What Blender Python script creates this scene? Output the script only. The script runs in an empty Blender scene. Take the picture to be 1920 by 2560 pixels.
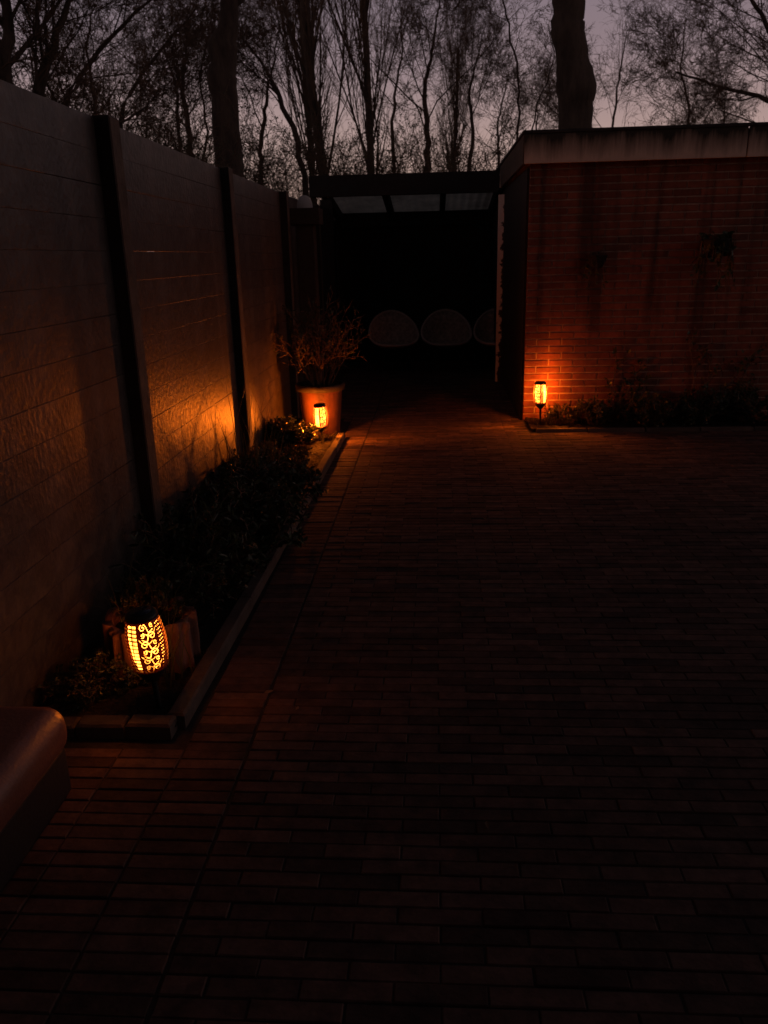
import bpy, math, random
import numpy as np
from mathutils import Vector, Matrix
rng = np.random.default_rng(7); rnd = random.Random(11)
SC = bpy.context.scene; COL = SC.collection

# ------------------------------------------------------------------ camera
F, H = 2000.0, 1.5
PIT, YAW, ROL = map(math.radians, (17.7, 3.9, 1.4))
FW = np.array([-math.sin(YAW)*math.cos(PIT), math.cos(YAW)*math.cos(PIT), -math.sin(PIT)])
_r = np.array([math.cos(YAW), math.sin(YAW), 0]); _u = np.cross(_r, FW)
RT = _r*math.cos(ROL)-_u*math.sin(ROL); UP = _u*math.cos(ROL)+_r*math.sin(ROL)
CC = np.array([0, 0, H])
def ray(x, y): return FW*F+RT*(x-960)-UP*(y-1280)
def gnd(x, y, z=0): d = ray(x, y); return CC+d*((z-H)/d[2])
def atY(x, y, Y): d = ray(x, y); return CC+d*(Y/d[1])
def atX(x, y, X): d = ray(x, y); return CC+d*(X/d[0])
def proj(P):
    v = np.asarray(P, float)-CC; k = v@FW
    return 960+F*(v@RT)/k, 1280-F*(v@UP)/k, k
cam = bpy.data.cameras.new('camera'); cam.sensor_fit = 'VERTICAL'; cam.sensor_height = 24; cam.lens = 24*F/2560
cam.dof.use_dof = True; cam.dof.focus_distance = 3.2; cam.dof.aperture_fstop = 3.6; cam.clip_start = .05; cam.clip_end = 900
co = bpy.data.objects.new('camera', cam); COL.objects.link(co); SC.camera = co
co.matrix_world = Matrix(((RT[0], UP[0], -FW[0], 0), (RT[1], UP[1], -FW[1], 0), (RT[2], UP[2], -FW[2], H), (0, 0, 0, 1)))

# ------------------------------------------------------------------ dusk sky
W = bpy.data.worlds.new('World'); SC.world = W; W.use_nodes = True
nt = W.node_tree; N = nt.nodes; L = nt.links; N.clear()
out = N.new('ShaderNodeOutputWorld'); bg = N.new('ShaderNodeBackground'); L.new(bg.outputs[0], out.inputs[0])
sky = N.new('ShaderNodeTexSky'); sky.sky_type = 'NISHITA'; sky.sun_disc = False
sky.sun_elevation = math.radians(-4); sky.sun_rotation = math.radians(-15)
tc = N.new('ShaderNodeTexCoord'); sp = N.new('ShaderNodeSeparateXYZ'); L.new(tc.outputs['Generated'], sp.inputs[0])
cr = N.new('ShaderNodeValToRGB'); L.new(sp.outputs[2], cr.inputs[0])
e = cr.color_ramp.elements
e[0].position = 0; e[0].color = (.50, .31, .27, 1); e[1].position = 1; e[1].color = (.009, .007, .009, 1)
for p_, c_ in ((.10, (.43, .28, .255, 1)), (.20, (.25, .172, .185, 1)), (.28, (.175, .130, .155, 1)), (.42, (.040, .031, .036, 1))):
    q = cr.color_ramp.elements.new(p_); q.color = c_
noi = N.new('ShaderNodeTexNoise'); noi.inputs['Scale'].default_value = 2.2; noi.inputs['Detail'].default_value = 4
mp = N.new('ShaderNodeMapping'); mp.inputs['Scale'].default_value = (1, 1, 3); L.new(tc.outputs['Generated'], mp.inputs[0]); L.new(mp.outputs[0], noi.inputs[0])
mr = N.new('ShaderNodeMapRange'); mr.inputs[1].default_value = .3; mr.inputs[2].default_value = .7; mr.inputs[3].default_value = .88; mr.inputs[4].default_value = 1.12
L.new(noi.outputs[0], mr.inputs[0])
m1 = N.new('ShaderNodeVectorMath'); m1.operation = 'SCALE'; L.new(cr.outputs[0], m1.inputs[0]); L.new(mr.outputs[0], m1.inputs['Scale'])
m2 = N.new('ShaderNodeVectorMath'); m2.operation = 'SCALE'; L.new(sky.outputs[0], m2.inputs[0]); m2.inputs['Scale'].default_value = .3
m3 = N.new('ShaderNodeVectorMath'); m3.operation = 'ADD'; L.new(m1.outputs[0], m3.inputs[0]); L.new(m2.outputs[0], m3.inputs[1])
m4 = N.new('ShaderNodeVectorMath'); m4.operation = 'SCALE'; L.new(m3.outputs[0], m4.inputs[0]); m4.inputs['Scale'].default_value = 10
L.new(m4.outputs[0], bg.inputs[0]); bg.inputs[1].default_value = .1
SC.view_settings.view_transform = 'Standard'; SC.view_settings.look = 'None'
SC.view_settings.exposure = 0; SC.view_settings.gamma = 1; SC.view_settings.use_curve_mapping = False
try: SC.cycles.use_denoising = True
except Exception: pass
SC.cycles.max_bounces = 6; SC.cycles.diffuse_bounces = 3; SC.cycles.glossy_bounces = 3; SC.cycles.sample_clamp_indirect = 3

# ------------------------------------------------------------------ materials
def mat(name, base, rough=.8, var=.25, scale=8, bump=.3, bscale=None, stretch=(1, 1, 1), spec=.4, island=0, dark=None, trans=0, bdist=.004, coord='Object'):
    m = bpy.data.materials.new(name); m.use_nodes = True; t = m.node_tree; n = t.nodes; l = t.links
    b = n['Principled BSDF']; b.inputs['Roughness'].default_value = rough; b.inputs['Specular IOR Level'].default_value = spec
    tcn = n.new('ShaderNodeTexCoord'); mpn = n.new('ShaderNodeMapping'); mpn.inputs['Scale'].default_value = stretch
    if coord == 'World':
        g = n.new('ShaderNodeNewGeometry'); l.new(g.outputs['Position'], mpn.inputs[0])
    else: l.new(tcn.outputs[coord], mpn.inputs[0])
    no = n.new('ShaderNodeTexNoise'); no.inputs['Scale'].default_value = scale; no.inputs['Detail'].default_value = 6; no.inputs['Roughness'].default_value = .65
    l.new(mpn.outputs[0], no.inputs[0])
    r = n.new('ShaderNodeValToRGB'); l.new(no.outputs[0], r.inputs[0])
    d = dark or tuple(c*(1-var) for c in base); h = tuple(min(1, c*(1+var)) for c in base)
    r.color_ramp.elements[0].position = .32; r.color_ramp.elements[0].color = (*d, 1)
    r.color_ramp.elements[1].position = .68; r.color_ramp.elements[1].color = (*h, 1)
    c = r.outputs[0]
    if island:
        g = n.new('ShaderNodeNewGeometry'); oi = n.new('ShaderNodeObjectInfo'); ad = n.new('ShaderNodeMath'); ad.operation = 'ADD'
        l.new(g.outputs['Random Per Island'], ad.inputs[0]); l.new(oi.outputs['Random'], ad.inputs[1])
        fr = n.new('ShaderNodeMath'); fr.operation = 'FRACT'; l.new(ad.outputs[0], fr.inputs[0])
        rm = n.new('ShaderNodeMapRange'); rm.inputs[3].default_value = 1-island; rm.inputs[4].default_value = 1+island; l.new(fr.outputs[0], rm.inputs[0])
        sc = n.new('ShaderNodeVectorMath'); sc.operation = 'SCALE'; l.new(c, sc.inputs[0]); l.new(rm.outputs[0], sc.inputs['Scale']); c = sc.outputs[0]
    l.new(c, b.inputs['Base Color'])
    if bump:
        n2 = n.new('ShaderNodeTexNoise'); n2.inputs['Scale'].default_value = bscale or scale*5; n2.inputs['Detail'].default_value = 5; l.new(mpn.outputs[0], n2.inputs[0])
        bp = n.new('ShaderNodeBump'); bp.inputs['Strength'].default_value = bump; bp.inputs['Distance'].default_value = bdist
        l.new(n2.outputs[0], bp.inputs['Height']); l.new(bp.outputs[0], b.inputs['Normal'])
        rr = n.new('ShaderNodeMapRange'); rr.inputs[3].default_value = max(.05, rough-.12); rr.inputs[4].default_value = min(1, rough+.12)
        l.new(n2.outputs[0], rr.inputs[0]); l.new(rr.outputs[0], b.inputs['Roughness'])
    if trans:
        ts = n.new('ShaderNodeBsdfTranslucent'); l.new(c, ts.inputs[0]); mx = n.new('ShaderNodeMixShader'); mx.inputs[0].default_value = trans
        o = n['Material Output']; l.new(b.outputs[0], mx.inputs[1]); l.new(ts.outputs[0], mx.inputs[2]); l.new(mx.outputs[0], o.inputs[0])
    return m
M = dict(
    paver=mat('paver_clay', (.10, .056, .042), .85, .45, 14, .5, 60, island=.45, coord='World'),
    sand=mat('joint_sand', (.04, .032, .026), .95, .3, 20, .4, coord='World'),
    soil=mat('soil', (.022, .016, .012), .95, .4, 12, 1, 40, coord='World', bdist=.02),
    earth=mat('far_ground', (.03, .028, .018), .95, .4, .6, 0, coord='World'),
    kerb=mat('kerb_concrete', (.095, .075, .062), .85, .3, 9, .5, 70, island=.15),
    plank=mat('fence_plank', (.076, .062, .052), .45, .5, 11, 1, 55, stretch=(1, .7, .6), spec=.6, island=.12, bdist=.004),
    post=mat('fence_post', (.10, .08, .062), .8, .4, 9, .7, 50),
    postshade=mat('post_painted_shade', (.028, .023, .019), .9, .4, 9, .5, 40),  # post colour darkened to stand for shade on the near face
    brick=mat('brick', (.20, .062, .036), .85, .28, 16, .6, 90, island=.22, coord='World'),
    mortar=mat('mortar', (.40, .27, .21), .9, .2, 30, .4, coord='World'),
    black=mat('black_stain', (.014, .012, .011), .8, .3, 6, .3),
    darkwood=mat('dark_stained_wood', (.022, .017, .013), .75, .3, 5, .3, stretch=(1, 1, .2)),
    polycarb=mat('roof_sheet', (.45, .46, .38), .5, .3, 3, .2, trans=.7),
    roofing=mat('roof_felt', (.03, .03, .03), .9, .3, 10, .4),
    column=mat('weathered_column', (.05, .036, .026), .8, .3, 7, .4),
    white=mat('white_glass', (.85, .80, .75), .35, .05, 5, 0, trans=.6),
    wicker=mat('wicker', (.44, .33, .27), .7, .5, 25, .8, 120, island=.1),
    rim=mat('wicker_rim', (.60, .48, .42), .6, .25, 40, .5, 120),
    pot=mat('terracotta', (.095, .036, .02), .6, .22, 6, .3, 50),
    potrim=mat('pot_rim', (.03, .025, .022), .6, .2, 6, .2),
    bark=mat('bark', (.075, .055, .042), .95, .4, 7, .9, 22, stretch=(1, 1, .3), coord='World', bdist=.03),
    twig=mat('twig', (.13, .085, .055), .9, .3, 4, 0, coord='World'),
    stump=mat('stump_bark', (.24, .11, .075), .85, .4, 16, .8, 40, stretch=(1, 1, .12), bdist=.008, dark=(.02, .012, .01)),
    leaf=mat('evergreen_leaf', (.045, .060, .024), .38, .4, 5, 0, spec=.5, island=.4, trans=.15, coord='World'),
    drylf=mat('dry_leaf', (.16, .10, .055), .6, .4, 8, 0, island=.4, trans=.2, coord='World'),
    blade=mat('grass_blade', (.12, .12, .05), .4, .4, 5, 0, island=.4, trans=.25, coord='World'),
    bud=mat('bud_leaf', (.085, .080, .022), .7, .4, 3, 0, island=.4, trans=.3, coord='World'),
    cover=mat('box_plastic', (.012, .008, .007), .7, .2, 5, .25, 70, spec=.5),
    lid=mat('box_lid', (.21, .078, .048), .42, .2, 5, .35, 90, spec=1.0),
    plastic=mat('black_plastic', (.02, .016, .014), .45, .2, 8, .1),
    panel=mat('solar_panel', (.01, .012, .03), .15, .1, 8, 0),
    wall=mat('rendered_wall', (.10, .09, .08), .9, .2, 5, .3),
)
# cream fascia with dark algae streaks running down from the roof edge
def fascia_mat():
    m = bpy.data.materials.new('fascia_paint'); m.use_nodes = True; t = m.node_tree; n = t.nodes; l = t.links; b = n['Principled BSDF']
    g = n.new('ShaderNodeNewGeometry'); s = n.new('ShaderNodeSeparateXYZ'); l.new(g.outputs['Position'], s.inputs[0])
    mp = n.new('ShaderNodeMapping'); mp.inputs['Scale'].default_value = (1, 1, .10); l.new(g.outputs['Position'], mp.inputs[0])
    a = n.new('ShaderNodeTexNoise'); a.inputs['Scale'].default_value = 11; a.inputs['Detail'].default_value = 6; a.inputs['Roughness'].default_value = .7; l.new(mp.outputs[0], a.inputs[0])
    z = n.new('ShaderNodeMapRange'); z.inputs[1].default_value = 2.22; z.inputs[2].default_value = 2.44; z.inputs[3].default_value = -.25; z.inputs[4].default_value = .42; l.new(s.outputs[2], z.inputs[0])
    ad = n.new('ShaderNodeMath'); l.new(a.outputs[0], ad.inputs[0]); l.new(z.outputs[0], ad.inputs[1])
    r = n.new('ShaderNodeValToRGB'); l.new(ad.outputs[0], r.inputs[0])
    r.color_ramp.elements[0].position = .30; r.color_ramp.elements[0].color = (.56, .42, .33, 1)
    r.color_ramp.elements[1].position = .86; r.color_ramp.elements[1].color = (.025, .022, .014, 1)
    l.new(r.outputs[0], b.inputs['Base Color']); b.inputs['Roughness'].default_value = .8
    return m
M['fascia'] = fascia_mat()
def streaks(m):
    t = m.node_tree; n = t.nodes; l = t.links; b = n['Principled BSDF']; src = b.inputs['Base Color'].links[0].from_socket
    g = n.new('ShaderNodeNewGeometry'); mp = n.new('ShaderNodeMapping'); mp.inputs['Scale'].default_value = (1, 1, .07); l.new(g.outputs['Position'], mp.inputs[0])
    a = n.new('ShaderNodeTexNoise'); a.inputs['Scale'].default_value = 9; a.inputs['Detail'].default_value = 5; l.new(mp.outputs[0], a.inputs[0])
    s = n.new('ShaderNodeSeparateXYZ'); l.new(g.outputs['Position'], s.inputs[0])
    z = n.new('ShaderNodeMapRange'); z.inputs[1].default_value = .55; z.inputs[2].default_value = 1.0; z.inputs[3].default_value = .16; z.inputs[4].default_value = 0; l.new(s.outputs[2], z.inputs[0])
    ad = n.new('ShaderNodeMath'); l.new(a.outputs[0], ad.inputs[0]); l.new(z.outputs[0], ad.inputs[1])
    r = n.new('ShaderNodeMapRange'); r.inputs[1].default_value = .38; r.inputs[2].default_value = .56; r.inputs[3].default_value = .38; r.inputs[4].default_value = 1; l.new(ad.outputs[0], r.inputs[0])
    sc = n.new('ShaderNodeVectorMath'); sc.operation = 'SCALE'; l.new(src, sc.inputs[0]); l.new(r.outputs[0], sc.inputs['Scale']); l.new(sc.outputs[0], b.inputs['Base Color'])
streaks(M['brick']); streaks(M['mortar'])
def peel_mat():
    m = bpy.data.materials.new('peeling_paint'); m.use_nodes = True; t = m.node_tree; n = t.nodes; l = t.links; b = n['Principled BSDF']
    g = n.new('ShaderNodeNewGeometry'); s = n.new('ShaderNodeSeparateXYZ'); l.new(g.outputs['Position'], s.inputs[0])
    a = n.new('ShaderNodeTexNoise'); a.inputs['Scale'].default_value = 9; a.inputs['Detail'].default_value = 6; a.inputs['Roughness'].default_value = .7; l.new(g.outputs['Position'], a.inputs[0])
    z = n.new('ShaderNodeMapRange'); z.inputs[1].default_value = .3; z.inputs[2].default_value = 2; z.inputs[3].default_value = .02; z.inputs[4].default_value = -.10; l.new(s.outputs[2], z.inputs[0])
    x = n.new('ShaderNodeMapRange'); x.inputs[1].default_value = .74; x.inputs[2].default_value = .82; x.inputs[3].default_value = -.10; x.inputs[4].default_value = .15; l.new(s.outputs[0], x.inputs[0])
    ad = n.new('ShaderNodeMath'); l.new(a.outputs[0], ad.inputs[0]); l.new(z.outputs[0], ad.inputs[1])
    a2 = n.new('ShaderNodeMath'); l.new(ad.outputs[0], a2.inputs[0]); l.new(x.outputs[0], a2.inputs[1])
    r = n.new('ShaderNodeValToRGB'); l.new(a2.outputs[0], r.inputs[0]); r.color_ramp.interpolation = 'CONSTANT'
    r.color_ramp.elements[0].color = (.82, .68, .60, 1); r.color_ramp.elements[1].position = .50; r.color_ramp.elements[1].color = (.03, .022, .016, 1)
    l.new(r.outputs[0], b.inputs['Base Color']); b.inputs['Roughness'].default_value = .7
    return m
M['peel'] = peel_mat()
def emit_mat(name, strength):
    m = bpy.data.materials.new(name); m.use_nodes = True; t = m.node_tree; n = t.nodes; l = t.links; n.remove(n['Principled BSDF'])
    em = n.new('ShaderNodeEmission'); l.new(em.outputs[0], n['Material Output'].inputs[0])
    tcn = n.new('ShaderNodeTexCoord'); mpn = n.new('ShaderNodeMapping'); mpn.inputs['Scale'].default_value = (1, 1, .45); l.new(tcn.outputs['Object'], mpn.inputs[0])
    no = n.new('ShaderNodeTexNoise'); no.inputs['Scale'].default_value = 22; no.inputs['Detail'].default_value = 2; l.new(mpn.outputs[0], no.inputs[0])
    mr = n.new('ShaderNodeMapRange'); mr.inputs[1].default_value = .34; mr.inputs[2].default_value = .66; mr.inputs[3].default_value = .12; mr.inputs[4].default_value = 1.7; l.new(no.outputs[0], mr.inputs[0])
    mu = n.new('ShaderNodeMath'); mu.operation = 'MULTIPLY'; mu.inputs[1].default_value = strength; l.new(mr.outputs[0], mu.inputs[0])
    em.inputs[0].default_value = (1, .30, .032, 1); l.new(mu.outputs[0], em.inputs[1])
    tp = n.new('ShaderNodeBsdfTransparent'); tp.inputs[0].default_value = (1, .9, .8, 1); mx = n.new('ShaderNodeMixShader'); mx.inputs[0].default_value = .35
    l.new(tp.outputs[0], mx.inputs[1]); l.new(em.outputs[0], mx.inputs[2]); l.new(mx.outputs[0], n['Material Output'].inputs[0])
    return m
def shell_mat():
    m = bpy.data.materials.new('pierced_plastic'); m.use_nodes = True; t = m.node_tree; n = t.nodes; l = t.links; b = n['Principled BSDF']
    b.inputs['Base Color'].default_value = (.05, .02, .012, 1); b.inputs['Roughness'].default_value = .5
    ts = n.new('ShaderNodeBsdfTranslucent'); ts.inputs[0].default_value = (.004, .0006, .0002, 1)
    ad = n.new('ShaderNodeAddShader'); l.new(b.outputs[0], ad.inputs[0]); l.new(ts.outputs[0], ad.inputs[1]); l.new(ad.outputs[0], n['Material Output'].inputs[0])
    return m
M['shell'] = shell_mat()

# ------------------------------------------------------------------ mesh helpers
def tag(o, label=None, cat=None, group=None, kind=None):
    for k, v in (('label', label), ('category', cat), ('group', group), ('kind', kind)):
        if v: o[k] = v
    return o
def empty(name, loc=(0, 0, 0), **kw):
    o = bpy.data.objects.new(name, None); COL.objects.link(o); o.location = loc; o.empty_display_size = .1
    return tag(o, **kw)
def link(name, me, m=None, parent=None, loc=None, **kw):
    if m is not None and not me.materials: me.materials.append(m)
    o = bpy.data.objects.new(name, me); COL.objects.link(o)
    if parent: o.parent = parent
    if loc is not None: o.location = loc
    return tag(o, **kw)
def mk(name, V, Fc, smooth=False):
    """mesh from an (n,3) array and an (m,k) array of faces"""
    V = np.asarray(V, np.float32); Fc = np.asarray(Fc, np.int32); me = bpy.data.meshes.new(name)
    me.vertices.add(len(V)); me.vertices.foreach_set('co', V.ravel())
    k = Fc.shape[1]; me.loops.add(Fc.size); me.loops.foreach_set('vertex_index', Fc.ravel())
    me.polygons.add(len(Fc)); me.polygons.foreach_set('loop_start', np.arange(0, Fc.size, k, dtype=np.int32))
    me.polygons.foreach_set('use_smooth', np.full(len(Fc), smooth)); me.update(calc_edges=True); return me
BF = np.array([[0, 3, 2, 1], [4, 5, 6, 7], [0, 1, 5, 4], [1, 2, 6, 5], [2, 3, 7, 6], [3, 0, 4, 7]])
def boxv(x0, x1, y0, y1, z0, z1):
    return np.array([[x0, y0, z0], [x1, y0, z0], [x1, y1, z0], [x0, y1, z0], [x0, y0, z1], [x1, y0, z1], [x1, y1, z1], [x0, y1, z1]], float)
def box(name, x0, x1, y0, y1, z0, z1, m, parent=None, bev=0, **kw):
    me = mk(name, boxv(x0, x1, y0, y1, z0, z1), BF)
    o = link(name, me, m, parent, **kw)
    if bev:
        b = o.modifiers.new('bevel', 'BEVEL'); b.width = bev; b.segments = 2
    return o
def chamfer_brick(lx, ly, lz, c=.004, face='z'):
    """block centred in plan whose top edge (or face towards -y / -x) is chamfered"""
    v = []
    if face == 'z':
        for z, i in ((0, 0), (lz-c, 0), (lz, c)):
            v += [[-lx/2+i, -ly/2+i, z], [lx/2-i, -ly/2+i, z], [lx/2-i, ly/2-i, z], [-lx/2+i, ly/2-i, z]]
    elif face == 'y':
        for y, i in ((ly, 0), (c, 0), (0, c)):
            v += [[-lx/2+i, y, -lz/2+i], [-lx/2+i, y, lz/2-i], [lx/2-i, y, lz/2-i], [lx/2-i, y, -lz/2+i]]
        v = [[a, b, d] for a, b, d in v]
    f = []
    for k in (0, 4):
        for j in range(4): f.append([k+j, k+(j+1) % 4, k+4+(j+1) % 4, k+4+j])
    f.append([8, 9, 10, 11])
    return np.array(v, float), np.array(f)
def merge(parts):
    V = []; Fc = []; n = 0
    for v, f in parts: V.append(v); Fc.append(f+n); n += len(v)
    return np.concatenate(V), np.concatenate(Fc)
def tubes(polys, sides):
    """polys: list of (pts, radii); all joined, returns V,F"""
    if not polys: return np.zeros((0, 3)), np.zeros((0, 4), int)
    P = np.concatenate([np.asarray(p, float) for p, _ in polys]); R = np.concatenate([np.asarray(r, float) for _, r in polys])
    ln = np.array([len(p) for p, _ in polys]); end = np.cumsum(ln)-1; st = end-ln+1
    nx = np.minimum(np.arange(len(P))+1, np.repeat(end, ln)); pv = np.maximum(np.arange(len(P))-1, np.repeat(st, ln))
    T = P[nx]-P[pv]; T /= np.linalg.norm(T, axis=1)[:, None]+1e-9
    ref = np.where(np.abs(T[:, 2:3]) > .8, [[1., 0, 0]], [[0, 0, 1.]])
    U = np.cross(T, ref); U /= np.linalg.norm(U, axis=1)[:, None]+1e-9; Wd = np.cross(T, U)
    a = np.arange(sides)/sides*2*math.pi
    V = P[:, None]+R[:, None, None]*(np.cos(a)[None, :, None]*U[:, None]+np.sin(a)[None, :, None]*Wd[:, None])
    idx = np.setdiff1d(np.arange(len(P)), end); i = idx[:, None]*sides+np.arange(sides)[None]; j = idx[:, None]*sides+(np.arange(sides)+1)[None] % sides
    Fc = np.stack([i, j, j+sides, i+sides], -1).reshape(-1, 4)
    return V.reshape(-1, 3), Fc
def tube_obj(name, polys, sides, m, parent=None, **kw):
    V, Fc = tubes(polys, sides); return link(name, mk(name, V, Fc, True), m, parent, **kw)
def lathe(name, prof, n, m, parent=None, closed=False, wob=0, **kw):
    a = np.arange(n)/n*2*math.pi; V = []
    for r, z in prof:
        rr = r*(1+wob*np.sin(a*3+z*9)); V.append(np.stack([rr*np.cos(a), rr*np.sin(a), np.full(n, z)], 1))
    V = np.concatenate(V); k = len(prof); i = np.arange(n); Fc = []
    for j in range(k-1): Fc.append(np.stack([j*n+i, j*n+(i+1) % n, (j+1)*n+(i+1) % n, (j+1)*n+i], 1))
    return link(name, mk(name, V, np.concatenate(Fc), True), m, parent, **kw)
def leaves(P, size, width=.45, up=.3, jit=.4, D=None, r=rng):
    """one folded six point leaf at every point"""
    n = len(P)
    if D is None: D = r.normal(size=(n, 3))
    D = D+np.array([0, 0, up]); D /= np.linalg.norm(D, axis=1)[:, None]
    S = np.cross(D, r.normal(size=(n, 3))); S /= np.linalg.norm(S, axis=1)[:, None]+1e-9; Nn = np.cross(D, S)
    s = size*(1+jit*(r.random(n)*2-1)); s = s[:, None]; w = s*width*.5
    a = P; b = P+D*s*.35+S*w+Nn*w*.3; c = P+D*s*.75+S*w*.7+Nn*w*.2; d = P+D*s; e2 = P+D*s*.75-S*w*.7+Nn*w*.2; f = P+D*s*.35-S*w+Nn*w*.3
    V = np.stack([a, b, c, d, e2, f], 1).reshape(-1, 3); i = np.arange(n)[:, None]*6
    return V, np.concatenate([i+np.array([[0, 1, 2, 3]]), i+np.array([[0, 3, 4, 5]])])
def blades(P, h, w, lean, r=rng, seg=3):
    V = []; Fc = []; k = 0
    for p in P:
        a = r.random()*6.283; hh = h*(.6+.6*r.random()); ln = lean*(.3+r.random()); d = np.array([math.cos(a), math.sin(a), 0]); s = np.array([-d[1], d[0], 0])*w*.5
        for q in range(seg+1):
            t = q/seg; c = p+d*ln*hh*t*t+np.array([0, 0, hh*(t-.35*ln*t*t)]); ww = s*(1-t*.9); V += [c-ww, c+ww]
        for q in range(seg): Fc.append([k, k+1, k+3, k+2]); k += 2
        k += 2
    return np.array(V), np.array(Fc)

# ------------------------------------------------------------------ ground, paving, beds
FX = -1.40            # yard face of the fence
YW = 7.5              # face of the shed wall
def sheet(name, x0, x1, y0, y1, z, m, parent=None, **kw):
    return link(name, mk(name, [[x0, y0, z], [x1, y0, z], [x1, y1, z], [x0, y1, z]], [[0, 1, 2, 3]]), m, parent, **kw)
sheet('ground', -300, 300, -60, 600, -.08, M['earth'], kind='structure')
pav = sheet('paving', FX-.05, 4.6, -.6, 12.2, -.004, M['sand'], kind='structure')
PL, PW, JT = .200, .050, .0028
cand = []
y = .1; row = 0
while y < 12.1:
    x = -.60+(row % 2)*-.1
    xe = 4.5 if y < 6.95 else .80
    x0 = -.60
    if row % 2: cand.append((x0+.05-.0025, y, .095))
    x = x0+(.1 if row % 2 else 0)
    xx = x+PL/2
    while xx < xe: cand.append((xx, y, PL)); xx += PL+JT
    y += PW+JT; row += 1
# border course laid along the bed kerb, then short rows behind it under the veranda
y = .1
while y < 2.2: cand.append((-.71, y, PL)); cand.append((-.916, y, PL)); cand.append((-1.12, y, PL)); cand.append((-1.3, y, .15)); y += PW+JT
y = 2.2
while y < 7.6: cand.append((-.71, y, PL)); y += PW+JT
y = 7.6
while y < 12.0: cand.append((-.71, y, PL)); cand.append((-.916, y, PL)); cand.append((-1.12, y, PL)); cand.append((-1.3, y, .14)); y += PW+JT
bm_cache = {}
def paver_mesh(l):
    if l not in bm_cache:
        v, f = chamfer_brick(l, PW, .035, .003); bm_cache[l] = (v, f, mk('paver', v, f)); bm_cache[l][2].materials.append(M['paver'])
    return bm_cache[l]
sc_ = []
for i, (x, y, l) in enumerate(cand):
    px, py, k = proj((x, y, 0)); sc_.append(((k if -40 < px < 1960 and 0 < py < 2620 and k > 0 else 100+k), i))
near = set(i for _, i in sorted(sc_)[:300]); rest = []
for i, (x, y, l) in enumerate(cand):
    v, f, me = paver_mesh(l); dz = -.035+rnd.uniform(-.0022, .0022); rz = rnd.uniform(-.006, .006); rx = rnd.uniform(-.02, .02); ry = rnd.uniform(-.006, .006)
    x += rnd.uniform(-.0012, .0012)
    if i in near:
        o = link('paver', me, None, pav, (x, y, dz)); o.rotation_euler = (rx, ry, rz)
    else:
        w = v.copy(); w[:, 2] += v[:, 1]*rx+v[:, 0]*ry; w[:, 0] -= v[:, 1]*rz; w[:, 1] += v[:, 0]*rz; rest.append((w+[x, y, dz], f))
v, f = merge(rest); link('paver_field', mk('paver_field', v, f), M['paver'], pav, kind='stuff')
# soil of the beds, bumpy
def soil(name, x0, x1, y0, y1, z, amp):
    nx, ny = max(3, int((x1-x0)/.04)), max(3, int((y1-y0)/.04)); X, Y = np.meshgrid(np.linspace(x0, x1, nx), np.linspace(y0, y1, ny))
    Z = z+rng.random(X.shape)*amp; V = np.stack([X, Y, Z], -1).reshape(-1, 3); i = np.arange(nx*ny).reshape(ny, nx)
    Fc = np.stack([i[:-1, :-1], i[:-1, 1:], i[1:, 1:], i[1:, :-1]], -1).reshape(-1, 4)
    link(name, mk(name, V, Fc, True), M['soil'], kind='structure')
soil('bed_soil', FX, -.87, 2.28, 7.6, .012, .03); soil('wall_bed_soil', .84, 4.5, 7.0, YW+.02, .008, .03)
# kerbs
kb = empty('kerb', (-.85, 2.3, 0), kind='structure')
def kerb_stone(x, y, w, l, h, rz):
    v, f = chamfer_brick(w, l, h+.03, .008); o = link('kerb_stone', mk('kerb_stone', v, f), M['kerb'], kb, (x+.85, y-2.3, -.03)); o.rotation_euler = (rnd.uniform(-.006, .006), rnd.uniform(-.02, .02), rz)
ys = 2.30
for l in (.98, .98, .98, .98, .6):
    kerb_stone(-.868+(ys-2.3)*.012, ys+l/2, .062, l-.01, .055+rnd.uniform(-.006, .006), -.012+rnd.uniform(-.006, .006)); ys += l
xs = -1.37
for l in (.17, .17, .16): kerb_stone(xs+l/2, 2.275, l-.008, .07, .045+rnd.uniform(-.006, .006), rnd.uniform(-.03, .03)); xs += l
kb2 = empty('border_edging', (.9, 6.98, 0), kind='structure')
xs = .0
while xs < 3.4:
    l = rnd.uniform(.42, .5); v, f = chamfer_brick(l-.01, .05, .05, .006); link('edging_stone', mk('edging_stone', v, f), M['kerb'], kb2, (xs+l/2-.02, rnd.uniform(-.004, .004), -.02)).rotation_euler = (0, 0, rnd.uniform(-.01, .01)); xs += l

# ------------------------------------------------------------------ unseen building added behind the viewpoint to block sky light
hs_ = empty('added_house', (0, -1.3, 0), label='unseen two storey building added at the near end of the yard to block sky light', cat='added_house')
hw = box('wall', -5, 7, -.3, 0, -.05, 5.6, M['wall'], hs_)
for nm, x0, x1, z0, z1 in (('door', -.5, .45, .02, 2.1), ('window', 1.2, 3.4, .9, 2.1), ('window', -3.6, -1.6, .9, 2.1), ('window', -2.4, -1.0, 3.3, 4.6), ('window', 1.4, 2.8, 3.3, 4.6)):
    w_ = box(nm, x0, x1, .002, .05, z0, z1, M['white'], hs_); box('pane', x0+.08, x1-.08, .052, .056, z0+.1+(.8 if nm == 'door' else 0), z1-.08, M['panel'], w_)
vr = np.array([[-5.2, .35, 5.5], [7.2, .35, 5.5], [7.2, -4, 8.2], [-5.2, -4, 8.2], [-5.2, .35, 5.62], [7.2, .35, 5.62], [7.2, -4, 8.32], [-5.2, -4, 8.32]]); link('roof', mk('roof', vr, BF), M['roofing'], hs_)
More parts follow.
